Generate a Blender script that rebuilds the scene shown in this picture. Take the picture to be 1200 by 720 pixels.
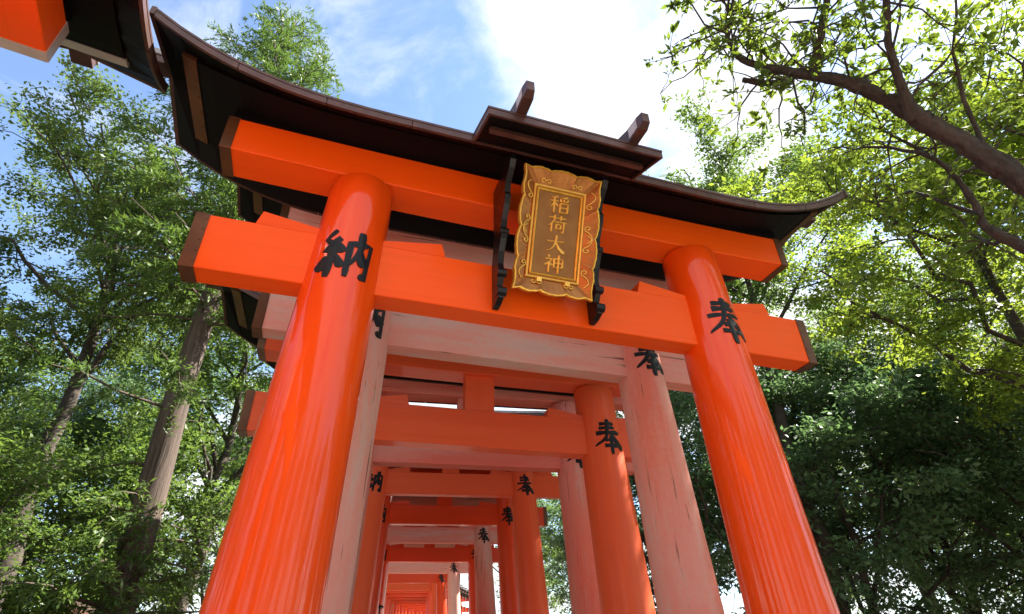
import bpy, math, random
import numpy as np
from mathutils import Matrix, Vector

scene = bpy.context.scene
col = scene.collection
RAD = math.radians
for o in list(bpy.data.objects):
    bpy.data.objects.remove(o)

# ------------------------------------------------------------------ camera
CAM = Vector((-1.4531, -3.3995, 1.5973))
cr = Vector((0.948138, -0.316984, -0.023556))
cu = Vector((-0.151929, -0.517037, 0.842372))
cf = Vector((0.279198, 0.795106, 0.538381))
cam_d = bpy.data.cameras.new('camera')
cam_d.sensor_width = 36.0
cam_d.lens = 669.777 / 1200 * 36
cam_d.clip_start = 0.05
cam_d.clip_end = 5000
cam = bpy.data.objects.new('camera', cam_d)
m = Matrix.Identity(4)
for i in range(3):
    m[i][0] = cr[i]; m[i][1] = cu[i]; m[i][2] = -cf[i]; m[i][3] = CAM[i]
cam.matrix_world = m
col.objects.link(cam)
scene.camera = cam

# ------------------------------------------------------------------ sky, sun, exposure
SUN_AZ, SUN_EL = RAD(84), RAD(46)          # azimuth from +Y towards +X
sun_dir = Vector((math.sin(SUN_AZ) * math.cos(SUN_EL), math.cos(SUN_AZ) * math.cos(SUN_EL), math.sin(SUN_EL)))
world = bpy.data.worlds.new('World')
scene.world = world
world.use_nodes = True
nt = world.node_tree
nt.nodes.clear()


class N:
    """small helper to write node trees"""
    def __init__(self, tree):
        self.t = tree

    def __call__(self, kind, ins=None, **props):
        n = self.t.nodes.new(kind)
        for k, v in props.items():
            setattr(n, k, v)
        for k, v in (ins or {}).items():
            if isinstance(v, bpy.types.NodeSocket):
                self.t.links.new(v, n.inputs[k])
            else:
                n.inputs[k].default_value = v
        return n

    def math(self, op, a, b=0.0, clamp=False):
        return self('ShaderNodeMath', {0: a, 1: b}, operation=op, use_clamp=clamp).outputs[0]

    def ramp(self, fac, stops, interp='LINEAR'):
        n = self('ShaderNodeValToRGB', {0: fac})
        n.color_ramp.interpolation = interp
        e = n.color_ramp.elements
        while len(e) < len(stops):
            e.new(0.5)
        for i, (p, c) in enumerate(stops):
            e[i].position = p
            e[i].color = c if len(c) == 4 else (*c, 1)
        return n.outputs[0]

    def mix(self, fac, a, b, blend='MIX'):
        n = self('ShaderNodeMix', data_type='RGBA', blend_type=blend)
        for k, v in ((0, fac), (6, a), (7, b)):
            if isinstance(v, bpy.types.NodeSocket):
                self.t.links.new(v, n.inputs[k])
            else:
                n.inputs[k].default_value = v if k == 0 else (*v, 1)[:4]
        return n.outputs[2]


w = N(nt)
sky = w('ShaderNodeTexSky', sky_type='NISHITA', sun_disc=False, sun_elevation=SUN_EL, sun_rotation=SUN_AZ,
        air_density=1.0, dust_density=0.25, ozone_density=2.6)
tc = w('ShaderNodeTexCoord').outputs['Generated']
sep = w('ShaderNodeSeparateXYZ', {0: tc})
zz = w.math('MAXIMUM', w.math('ADD', sep.outputs[2], 0.18), 0.05)
cxy = w('ShaderNodeCombineXYZ', {0: w.math('DIVIDE', sep.outputs[0], zz), 1: w.math('DIVIDE', sep.outputs[1], zz), 2: 3.7})
n1 = w('ShaderNodeTexNoise', {'Vector': cxy.outputs[0], 'Scale': 1.6, 'Detail': 9.0, 'Roughness': 0.58, 'Distortion': 0.25}, noise_dimensions='3D').outputs[0]
n2 = w('ShaderNodeTexNoise', {'Vector': cxy.outputs[0], 'Scale': 5.5, 'Detail': 7.0, 'Roughness': 0.6}, noise_dimensions='3D').outputs[0]
dotc = w('ShaderNodeVectorMath', {0: tc, 1: (-0.50, 0.52, 0.69)}, operation='DOT_PRODUCT').outputs['Value']
hole = w('ShaderNodeMapRange', {0: dotc, 1: 0.70, 2: 0.90, 3: 0.0, 4: 0.30}, interpolation_type='SMOOTHSTEP').outputs[0]
dotd = w('ShaderNodeVectorMath', {0: tc, 1: (0.76, 0.17, 0.63)}, operation='DOT_PRODUCT').outputs['Value']
hole2 = w('ShaderNodeMapRange', {0: dotd, 1: 0.955, 2: 0.99, 3: 0.0, 4: 0.26}, interpolation_type='SMOOTHSTEP').outputs[0]
cov = w.math('ADD', w.math('ADD', n1, w.math('MULTIPLY', w.math('SUBTRACT', n2, 0.5), 0.30)), 0.19)
cov = w.math('SUBTRACT', w.math('SUBTRACT', cov, hole), hole2)
mask = w('ShaderNodeMapRange', {0: cov, 1: 0.54, 2: 0.76, 3: 0.0, 4: 1.0}, interpolation_type='SMOOTHSTEP').outputs[0]
n3 = w('ShaderNodeTexNoise', {'Vector': cxy.outputs[0], 'Scale': 3.1, 'Detail': 8.0, 'Roughness': 0.62, 'Distortion': 0.6}, noise_dimensions='3D').outputs[0]
wisp = w('ShaderNodeMapRange', {0: n3, 1: 0.50, 2: 0.78, 3: 0.02, 4: 0.80}, interpolation_type='SMOOTHSTEP').outputs[0]
mask = w.math('MAXIMUM', mask, wisp)
dsun = w('ShaderNodeVectorMath', {0: tc, 1: sun_dir}, operation='DOT_PRODUCT').outputs['Value']
phase = w.math('POWER', w.math('MAXIMUM', dsun, 0.0), 5.0)
cb = w.math('ADD', 3.3, w.math('MULTIPLY', phase, 0.3))
shade = w.math('SUBTRACT', 1.42, w.math('MULTIPLY', n2, 0.95))
cloud = w('ShaderNodeVectorMath', {0: (0.97, 0.99, 1.0), 'Scale': w.math('MULTIPLY', cb, shade)}, operation='SCALE').outputs[0]
clear = w('ShaderNodeVectorMath', {0: sky.outputs[0], 'Scale': 0.80}, operation='SCALE').outputs[0]
skyc = w.mix(mask, clear, cloud)
bg = w('ShaderNodeBackground', {0: skyc, 1: 0.09})
w('ShaderNodeOutputWorld', {0: bg.outputs[0]})

sun_d = bpy.data.lights.new('sun', 'SUN')
sun_d.energy = 4.2
sun_d.angle = RAD(0.6)
sun_d.color = (1.0, 0.93, 0.82)
sun = bpy.data.objects.new('sun', sun_d)
sun.rotation_euler = sun_dir.to_track_quat('Z', 'Y').to_euler()
sun.location = (0, 0, 40)
col.objects.link(sun)

scene.view_settings.view_transform = 'Standard'
scene.view_settings.look = 'None'
scene.view_settings.exposure = 2.38
scene.view_settings.gamma = 1.0
scene.view_settings.use_curve_mapping = False
scene.render.engine = 'CYCLES'
scene.cycles.max_bounces = 8
scene.cycles.diffuse_bounces = 4
scene.cycles.glossy_bounces = 4
scene.cycles.transmission_bounces = 4
scene.cycles.use_denoising = True

# ------------------------------------------------------------------ object helpers
def tag(o, label=None, cat=None, group=None, kind=None):
    for k, v in (('label', label), ('category', cat), ('group', group), ('kind', kind)):
        if v:
            o[k] = v
    return o


def empty(name, loc, rz=0.0):
    o = bpy.data.objects.new(name, None)
    o.empty_display_size = 0.2
    o.location = loc
    o.rotation_euler = (0, 0, rz)
    col.objects.link(o)
    return o


def mobj(name, mesh, mat, parent=None):
    o = bpy.data.objects.new(name, mesh)
    if mat and not mesh.materials:
        mesh.materials.append(mat)
    col.objects.link(o)
    if parent:
        o.parent = parent
    return o


class MB:
    """mesh builder: collects pieces of one part"""
    def __init__(self):
        self.v = []
        self.f = []
        self.s = []

    def add(self, v, f, smooth=False):
        o = len(self.v)
        self.v += [tuple(p) for p in v]
        self.f += [tuple(i + o for i in q) for q in f]
        self.s += [smooth] * len(f)

    def box(self, x0, x1, y0, y1, z0, z1):
        v = [(x, y, z) for x in (x0, x1) for y in (y0, y1) for z in (z0, z1)]
        self.add(v, [(0, 1, 3, 2), (4, 6, 7, 5), (0, 4, 5, 1), (2, 3, 7, 6), (0, 2, 6, 4), (1, 5, 7, 3)])

    def loft(self, rings, closed=True, smooth=False, caps=True):
        n = len(rings[0])
        v = [p for r in rings for p in r]
        f = []
        for i in range(len(rings) - 1):
            for j in range(n if closed else n - 1):
                k = (j + 1) % n
                f.append((i * n + j, i * n + k, (i + 1) * n + k, (i + 1) * n + j))
        self.add(v, f, smooth)
        if caps and closed:
            self.add(rings[0], [tuple(range(n))[::-1]])
            self.add(rings[-1], [tuple(range(n))])

    def tube(self, pts, radii, sides=8, smooth=True):
        pts = [Vector(p) for p in pts]
        rings = []
        up = Vector((0.13, 0.21, 0.97))
        for i, p in enumerate(pts):
            t = (pts[min(i + 1, len(pts) - 1)] - pts[max(i - 1, 0)]).normalized()
            a = t.cross(up)
            if a.length < 1e-3:
                a = t.cross(Vector((1, 0, 0)))
            a.normalize()
            b = t.cross(a).normalized()
            r = radii[i] if hasattr(radii, '__len__') else radii
            rings.append([p + (a * math.cos(2 * math.pi * k / sides) + b * math.sin(2 * math.pi * k / sides)) * r for k in range(sides)])
        self.loft(rings, True, smooth)

    def mesh(self, name):
        me = bpy.data.meshes.new(name)
        me.from_pydata(self.v, [], self.f)
        me.polygons.foreach_set('use_smooth', self.s)
        me.update()
        return me

    def build(self, name, mat, parent=None):
        return mobj(name, self.mesh(name), mat, parent)


def chamfer(y0, y1, z0, z1, c):
    """rectangular section with chamfered edges, as (y, z) pairs"""
    return [(y0 + c, z0), (y1 - c, z0), (y1, z0 + c), (y1, z1 - c), (y1 - c, z1), (y0 + c, z1), (y0, z1 - c), (y0, z0 + c)]


def beam(mb, xs, section, zoff=lambda x: 0.0, ysc=None):
    """section: list of (y,z); swept along x"""
    mb.loft([[(x, y, z + zoff(x)) for y, z in section] for x in xs])


# ------------------------------------------------------------------ materials
MATS = {}


def material(name):
    mt = bpy.data.materials.new(name)
    mt.use_nodes = True
    mt.node_tree.nodes.clear()
    MATS[name] = mt
    return mt, N(mt.node_tree)


def finish(n, bsdf):
    n('ShaderNodeOutputMaterial', {0: bsdf})


def principled(n, **ins):
    return n('ShaderNodeBsdfPrincipled', {k.replace('_', ' '): v for k, v in ins.items()}).outputs[0]


def obj_coord(n, scale, offset_random=True):
    t = n('ShaderNodeTexCoord').outputs['Object']
    if offset_random:
        info = n('ShaderNodeObjectInfo').outputs['Random']
        off = n('ShaderNodeCombineXYZ', {0: n.math('MULTIPLY', info, 37.0), 1: n.math('MULTIPLY', info, 71.0), 2: n.math('MULTIPLY', info, 13.0)})
        t = n('ShaderNodeVectorMath', {0: t, 1: off.outputs[0]}, operation='ADD').outputs[0]
    return n('ShaderNodeMapping', {'Vector': t, 'Scale': scale}).outputs[0]


def grain_scale(axis, fine, along):
    return {'x': (along, fine, fine), 'z': (fine, fine, along)}[axis]


def lacquer(name, axis, colA, colB, rough, coat, bump, spec=0.35):
    mt, n = material(name)
    co = obj_coord(n, grain_scale(axis, 9, 0.3))
    big = n('ShaderNodeTexNoise', {'Vector': co, 'Scale': 0.35, 'Detail': 5.0, 'Roughness': 0.6}).outputs[0]
    streak = n('ShaderNodeTexNoise', {'Vector': co, 'Scale': 2.2, 'Detail': 4.0, 'Roughness': 0.6}).outputs[0]
    c = n.mix(n.ramp(big, [(0.35, (0, 0, 0)), (0.7, (1, 1, 1))]), colA, colB)
    fine = n('ShaderNodeTexNoise', {'Vector': obj_coord(n, grain_scale(axis, 60, 1.2)), 'Scale': 1.0, 'Detail': 3.0, 'Roughness': 0.7}).outputs[0]
    c = n.mix(n.math('MULTIPLY', n.math('SUBTRACT', streak, 0.5), 0.15 if axis == 'z' else 0.6, True), c, (colA[0] * 0.66, colA[1] * 0.5, colA[2] * 0.5))
    c = n.mix(n.ramp(fine, [(0.56, (0, 0, 0)), (0.74, (0.22, 0.22, 0.22))]), c, (colA[0] * 0.72, colA[1] * 0.55, colA[2] * 0.5))
    scuff = n('ShaderNodeTexNoise', {'Vector': obj_coord(n, grain_scale(axis, 7, 2.5)), 'Scale': 2.0, 'Detail': 9.0, 'Roughness': 0.75}).outputs[0]
    c = n.mix(n.ramp(scuff, [(0.68, (0, 0, 0)), (0.72, (0.25, 0.25, 0.25))]), c, (colA[0] * 0.85, colA[1] * 2.0 + .03, colA[2] + .035))
    r = n.math('ADD', rough, n.math('MULTIPLY', n.math('SUBTRACT', big, 0.5), 0.3))
    wav = n('ShaderNodeTexNoise', {'Vector': obj_coord(n, grain_scale(axis, 5, 0.12)), 'Scale': 1.0, 'Detail': 2.0, 'Roughness': 0.4}).outputs[0]
    hgt = n.math('MULTIPLY', wav, 1.4)
    bp = n('ShaderNodeBump', {'Height': hgt, 'Strength': bump * 1.6, 'Distance': 0.02}).outputs[0]
    b = n('ShaderNodeBsdfPrincipled', {'Base Color': c, 'Roughness': r, 'Normal': bp, 'Coat Weight': coat, 'Coat Roughness': 0.09, 'Coat IOR': 1.5, 'Coat Normal': bp, 'Specular IOR Level': spec})
    finish(n, b.outputs[0])
    return mt


for ax in 'xz':
    if ax == 'z':
        lacquer('vermilion lacquer ' + ax, ax, (0.86, 0.088, 0.003), (0.78, 0.066, 0.003), 0.4, 0.8, 0.018, 0.1)
    else:
        lacquer('vermilion lacquer ' + ax, ax, (0.92, 0.112, 0.003), (0.86, 0.092, 0.003), 0.5, 0.10, 0.08, 0.2)
    lacquer('vermilion paint ' + ax, ax, (0.86, 0.140, 0.045), (0.80, 0.110, 0.032), 0.5, 0.12, 0.10, 0.3)
    lacquer('deep red paint ' + ax, ax, (0.74, 0.070, 0.014), (0.66, 0.054, 0.010), 0.42, 0.3, 0.10, 0.3)

for ax in 'xz':
    for nm, A, B, C in (('faded pink ', (0.77, 0.235, 0.170), (0.76, 0.345, 0.28), (0.68, 0.47, 0.415)),
                        ('dull rose ', (0.70, 0.150, 0.105), (0.70, 0.22, 0.17), (0.62, 0.33, 0.28))):
        mt, n = material(nm + ax)
        co = obj_coord(n, grain_scale(ax, 3.2, 0.45))
        big = n('ShaderNodeTexNoise', {'Vector': co, 'Scale': 0.8, 'Detail': 7.0, 'Roughness': 0.62}).outputs[0]
        co2 = obj_coord(n, grain_scale(ax, 30, 0.9))
        crack = n('ShaderNodeTexNoise', {'Vector': co2, 'Scale': 0.9, 'Detail': 5.0, 'Roughness': 0.6}).outputs[0]
        speck = n('ShaderNodeTexNoise', {'Vector': obj_coord(n, (1, 1, 1)), 'Scale': 22.0, 'Detail': 4.0, 'Roughness': 0.7}).outputs[0]
        f = n.math('ADD', big, n.math('MULTIPLY', n.math('SUBTRACT', speck, 0.5), 0.20))
        c = n.ramp(f, [(0.36, A), (0.48, B), (0.56, (B[0] * .97, B[1] * 1.12, B[2] * 1.15)), (0.63, C), (0.85, (C[0] * .82, C[1] * .86, C[2] * .88))])
        ck = n.ramp(crack, [(0.325, (1, 1, 1)), (0.36, (0, 0, 0))])
        c = n.mix(n.math('MULTIPLY', ck, 0.8), c, (0.13, 0.055, 0.04))
        bp = n('ShaderNodeBump', {'Height': n.math('ADD', crack, n.math('MULTIPLY', speck, 0.3)), 'Strength': 0.35, 'Distance': 0.01}).outputs[0]
        finish(n, principled(n, Base_Color=c, Roughness=0.72, Normal=bp, Specular_IOR_Level=0.3))


def simple(name, colA, colB, rough, metal=0.0, scale=6.0, coat=0.0, bump=0.1, stretch=(1, 1, 1), spec=0.5):
    mt, n = material(name)
    co = obj_coord(n, stretch)
    t = n('ShaderNodeTexNoise', {'Vector': co, 'Scale': scale, 'Detail': 6.0, 'Roughness': 0.6}).outputs[0]
    c = n.mix(n.ramp(t, [(0.3, (0, 0, 0)), (0.7, (1, 1, 1))]), colA, colB)
    bp = n('ShaderNodeBump', {'Height': t, 'Strength': bump, 'Distance': 0.01}).outputs[0]
    r = n.math('ADD', rough, n.math('MULTIPLY', n.math('SUBTRACT', t, 0.5), 0.3))
    b = n('ShaderNodeBsdfPrincipled', {'Base Color': c, 'Roughness': r, 'Normal': bp, 'Metallic': metal, 'Coat Weight': coat, 'Specular IOR Level': spec})
    finish(n, b.outputs[0])
    return mt


simple('black lacquer', (0.0035, 0.0035, 0.0045), (0.006, 0.0055, 0.006), 0.5, bump=0.08, stretch=(1, 8, 8), spec=0.10)
simple('black gloss', (0.005, 0.005, 0.006), (0.009, 0.008, 0.009), 0.3, spec=0.3)
simple('ink', (0.004, 0.005, 0.007), (0.008, 0.010, 0.012), 0.42, scale=20, spec=0.3)
simple('copper brown', (0.120, 0.056, 0.044), (0.060, 0.032, 0.027), 0.42, 0.35, 9.0)
simple('cap brown', (0.17, 0.075, 0.030), (0.10, 0.048, 0.024), 0.38, 0.45, 5.0)
simple('dark wood', (0.050, 0.032, 0.024), (0.085, 0.055, 0.040), 0.7, 0, 5.0, stretch=(0.6, 9, 9))
simple('grey metal', (0.36, 0.34, 0.33), (0.24, 0.22, 0.21), 0.3, 0.5, 5.0)
simple('gold', (0.86, 0.56, 0.09), (0.62, 0.35, 0.045), 0.32, 0.5, 18.0)
simple('bright gold', (0.92, 0.66, 0.15), (0.80, 0.50, 0.09), 0.36, 0.35, 14.0)
simple('sky-lit metal', (0.62, 0.59, 0.55), (0.48, 0.45, 0.42), 0.4, 0.3, 5.0)  # light from the sky put into the metal's colour
simple('plaque red', (0.46, 0.190, 0.045), (0.34, 0.125, 0.030), 0.30, 0.65, 8.0)
simple('plaque panel', (0.30, 0.140, 0.030), (0.22, 0.092, 0.018), 0.4, 0.35, 7.0)
simple('stone', (0.34, 0.32, 0.29), (0.22, 0.21, 0.20), 0.85, 0, 9.0, bump=0.5)
simple('hut wall', (0.10, 0.06, 0.04), (0.16, 0.10, 0.07), 0.8, 0, 5.0, stretch=(9, 9, 0.6))
simple('hut roof', (0.13, 0.045, 0.034), (0.19, 0.07, 0.05), 0.5, 0.2, 4.0)
simple('lantern paper', (0.62, 0.56, 0.44), (0.7, 0.65, 0.52), 0.8)

# ground
mt, n = material('ground')
co = n('ShaderNodeTexCoord').outputs['Object']
g1 = n('ShaderNodeTexNoise', {'Vector': co, 'Scale': 0.35, 'Detail': 8.0, 'Roughness': 0.6}).outputs[0]
g2 = n('ShaderNodeTexNoise', {'Vector': co, 'Scale': 18.0, 'Detail': 6.0, 'Roughness': 0.7}).outputs[0]
c = n.mix(n.ramp(g1, [(0.38, (0, 0, 0)), (0.62, (1, 1, 1))]), (0.24, 0.20, 0.15), (0.13, 0.11, 0.08))
c = n.mix(n.math('MULTIPLY', g2, 0.4), c, (0.15, 0.13, 0.095))
bp = n('ShaderNodeBump', {'Height': g2, 'Strength': 0.6, 'Distance': 0.03}).outputs[0]
finish(n, principled(n, Base_Color=c, Roughness=0.95, Normal=bp))

mt, n = material('paving')
co = n('ShaderNodeTexCoord').outputs['Object']
g2 = n('ShaderNodeTexNoise', {'Vector': co, 'Scale': 12.0, 'Detail': 7.0, 'Roughness': 0.7}).outputs[0]
br = n('ShaderNodeTexBrick', {'Vector': co, 'Color1': (0.42, 0.39, 0.35, 1), 'Color2': (0.36, 0.33, 0.29, 1), 'Mortar': (0.12, 0.11, 0.10, 1), 'Scale': 1.6, 'Mortar Size': 0.012})
c = n.mix(n.math('MULTIPLY', g2, 0.4), br.outputs[0], (0.24, 0.22, 0.19))
bp = n('ShaderNodeBump', {'Height': g2, 'Strength': 0.4, 'Distance': 0.02}).outputs[0]
finish(n, principled(n, Base_Color=c, Roughness=0.85, Normal=bp))

# bark
for nm, A, B, st in (('bark', (0.075, 0.058, 0.046), (0.034, 0.027, 0.022), (5, 5, 5)), ('cedar bark', (0.13, 0.095, 0.075), (0.05, 0.034, 0.026), (14, 14, 0.7))):
    mt, n = material(nm)
    co = obj_coord(n, st)
    t = n('ShaderNodeTexNoise', {'Vector': co, 'Scale': 1.3, 'Detail': 8.0, 'Roughness': 0.68}).outputs[0]
    c = n.ramp(t, [(0.36, B), (0.62, A)])
    bp = n('ShaderNodeBump', {'Height': t, 'Strength': 0.9, 'Distance': 0.05}).outputs[0]
    finish(n, principled(n, Base_Color=c, Roughness=0.9, Normal=bp))


def leaf_mat(name, c0, c1, c2, trans, tcol):
    mt, n = material(name)
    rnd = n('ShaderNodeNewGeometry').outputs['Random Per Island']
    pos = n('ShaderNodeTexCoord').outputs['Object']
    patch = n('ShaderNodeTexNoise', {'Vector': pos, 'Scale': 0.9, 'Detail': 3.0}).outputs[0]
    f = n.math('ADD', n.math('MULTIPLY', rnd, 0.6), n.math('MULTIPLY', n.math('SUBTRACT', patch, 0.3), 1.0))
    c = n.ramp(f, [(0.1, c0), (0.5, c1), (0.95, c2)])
    d = n('ShaderNodeBsdfPrincipled', {'Base Color': c, 'Roughness': 0.5, 'Specular IOR Level': 0.35}).outputs[0]
    tcm = n.mix(0.6, c, tcol)
    t = n('ShaderNodeBsdfTranslucent', {'Color': tcm}).outputs[0]
    mx = n('ShaderNodeMixShader', {0: trans, 1: d, 2: t}).outputs[0]
    finish(n, mx)
    return mt


leaf_mat('leaf feathery', (0.040, 0.080, 0.022), (0.075, 0.130, 0.032), (0.16, 0.20, 0.045), 0.40, (0.20, 0.30, 0.05))
leaf_mat('leaf cedar', (0.035, 0.075, 0.020), (0.070, 0.130, 0.030), (0.14, 0.20, 0.036), 0.32, (0.18, 0.30, 0.04))
leaf_mat('leaf dark', (0.055, 0.105, 0.055), (0.085, 0.155, 0.070), (0.13, 0.21, 0.075), 0.40, (0.17, 0.30, 0.09))
leaf_mat('leaf mid', (0.045, 0.090, 0.025), (0.080, 0.150, 0.036), (0.14, 0.21, 0.045), 0.42, (0.22, 0.34, 0.05))
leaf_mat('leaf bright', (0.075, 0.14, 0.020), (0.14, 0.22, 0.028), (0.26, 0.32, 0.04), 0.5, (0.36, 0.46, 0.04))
leaf_mat('leaf oak', (0.030, 0.060, 0.014), (0.060, 0.110, 0.020), (0.15, 0.19, 0.03), 0.45, (0.26, 0.36, 0.03))

# ------------------------------------------------------------------ brush lettering
def catmull(pts, k=6):
    if len(pts) < 3:
        a, b = np.array(pts[0], float), np.array(pts[1], float)
        return [a + (b - a) * t for t in np.linspace(0, 1, k + 1)]
    P = [np.array(p, float) for p in pts]
    P = [2 * P[0] - P[1]] + P + [2 * P[-1] - P[-2]]
    out = []
    for i in range(1, len(P) - 2):
        for t in np.linspace(0, 1, k, endpoint=False):
            a, b, c_, d = P[i - 1], P[i], P[i + 1], P[i + 2]
            out.append(0.5 * ((2 * b) + (c_ - a) * t + (2 * a - 5 * b + 4 * c_ - d) * t * t + (3 * b - a - 3 * c_ + d) * t ** 3))
    out.append(P[-2])
    return out


# stroke kinds: h = level stroke with a swelling end, v = upright, d = dot, l = left-falling, r = right-falling, k = bent with a hook
GLYPH = {
    'dedicate_right': [('h', (.20, .86), (.72, .89)), ('h', (.20, .72), (.76, .755)), ('h', (.04, .565), (.92, .60)),
                       ('l', (.49, 1.02), (.49, .74), (.36, .42), (.0, .20)), ('r', (.54, .60), (.74, .36), (1.03, .10)),
                       ('h', (.36, .35), (.70, .365)), ('h', (.32, .19), (.76, .205)), ('v', (.54, .48), (.54, -.06))],
    'dedicate_left': [('k', (.25, .98), (.07, .79), (.25, .68)), ('k', (.38, .84), (.10, .54), (.40, .575)), ('d', (.31, .70), (.43, .50)),
                      ('v', (.25, .56), (.24, -.02)), ('d', (.13, .40), (.02, .12)), ('d', (.33, .42), (.43, .18)),
                      ('v', (.54, .74), (.52, .0)), ('k', (.52, .735), (.95, .76), (.93, .03), (.80, .13)),
                      ('l', (.73, 1.0), (.715, .62), (.56, .26)), ('r', (.715, .60), (.79, .46), (.89, .30))],
    'rice': [('l', (.40, .97), (.25, .90), (.06, .86)), ('h', (.02, .68), (.46, .71)), ('v', (.24, .88), (.24, .0)), ('l', (.24, .66), (.16, .45), (.02, .27)),
             ('d', (.27, .58), (.44, .40)), ('l', (.92, .97), (.74, .91), (.53, .88)), ('d', (.54, .82), (.60, .66)), ('d', (.72, .82), (.76, .67)),
             ('l', (.96, .83), (.90, .74), (.84, .65)), ('v', (.56, .58), (.54, .02)), ('k', (.55, .575), (.95, .59), (.94, .02)), ('h', (.56, .32), (.93, .33)), ('h', (.55, .06), (.94, .07))],
    'burden': [('h', (.04, .84), (.96, .87)), ('v', (.33, .99), (.34, .73)), ('v', (.67, .99), (.66, .73)), ('l', (.32, .70), (.20, .50), (.02, .34)),
               ('v', (.20, .53), (.19, .0)), ('h', (.36, .60), (.99, .63)), ('k', (.83, .62), (.83, .03), (.70, .11)), ('v', (.44, .47), (.44, .19)),
               ('k', (.43, .465), (.68, .47), (.66, .20)), ('h', (.44, .235), (.66, .24))],
    'great': [('h', (.04, .61), (.96, .66)), ('l', (.52, .99), (.49, .55), (.32, .22), (.03, .02)), ('r', (.52, .60), (.70, .26), (.99, .02))],
    'spirit': [('d', (.16, .98), (.28, .86)), ('k', (.04, .74), (.42, .77), (.22, .53), (.03, .37)), ('v', (.25, .57), (.25, .0)), ('d', (.29, .53), (.43, .39)),
               ('v', (.51, .79), (.51, .28)), ('k', (.50, .78), (.95, .80), (.94, .29)), ('h', (.52, .545), (.93, .555)), ('h', (.52, .31), (.94, .32)), ('v', (.73, 1.0), (.73, -.03))],
}


def glyph_strokes(name, wt, rj=None):
    """list of strokes, each a list of (centre u,v, left u,v, right u,v)"""
    out = []
    for st in GLYPH[name]:
        kd, pts = st[0], list(st[1:])
        if rj:
            pts = [(p[0] + rj.gauss(0, .016), p[1] + rj.gauss(0, .016)) for p in pts]
        wk = rj.uniform(.82, 1.2) if rj else 1.0
        if kd == 'k':
            path = []
            for a, b in zip(pts[:-1], pts[1:]):
                seg = [np.array(a) + (np.array(b) - np.array(a)) * t for t in np.linspace(0, 1, 5)]
                path += seg if not path else seg[1:]
        else:
            path = catmull(pts)
        m_ = len(path)
        rib = []
        for i, p in enumerate(path):
            t = i / (m_ - 1)
            d = path[min(i + 1, m_ - 1)] - path[max(i - 1, 0)]
            d = d / (np.hypot(*d) + 1e-9)
            nrm = np.array([-d[1], d[0]])
            wd = {'h': 0.62 + 0.55 * abs(2 * t - 1) ** 2.0 + 0.25 * t, 'v': 1.15 + 0.25 * abs(2 * t - 1) ** 3 - 0.2 * t, 'd': 0.75 + 0.75 * t,
                  'l': 1.30 - 0.85 * t ** 1.5, 'r': 0.60 + 1.15 * math.sin(min(1, t * 1.1) * math.pi * 0.6), 'k': 0.95 + 0.2 * math.cos(t * 7)}[kd]
            if t == 0:
                wd *= 0.75
            if t == 1:
                wd *= 0.35 if kd != 'v' else 0.6
            wd *= wk * (1 + (rj.uniform(-.08, .08) if rj else 0))
            rib.append((p + nrm * wd * wt / 2, p - nrm * wd * wt / 2))
        out.append(rib)
    return out


def glyph_on(mapper, name, wt, thick=0.006, step=0.0007, rj=None):
    """mapper(u, v, h) -> point. Each stroke is a thin raised ribbon with a crowned back"""
    mb = MB()
    for k, rib in enumerate(glyph_strokes(name, wt, rj)):
        rings = []
        for l, r in rib:
            mid = (l + r) / 2
            rings.append([mapper(*l, 0.0), mapper(*l, thick * 0.5 + k * step), mapper(*mid, thick + k * step), mapper(*r, thick * 0.5 + k * step), mapper(*r, 0.0)])
        mb.loft(rings, True, False)
    return mb


# ------------------------------------------------------------------ torii
LEAN = 0.0553


def eave(x, k=1.0):
    a = max(0.0, (abs(x) - 1.2) / 1.78)
    return 1.215 + 0.49 * a ** 2.8


def frange(a, b, n_):
    return [a + (b - a) * i / (n_ - 1) for i in range(n_)]


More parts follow.
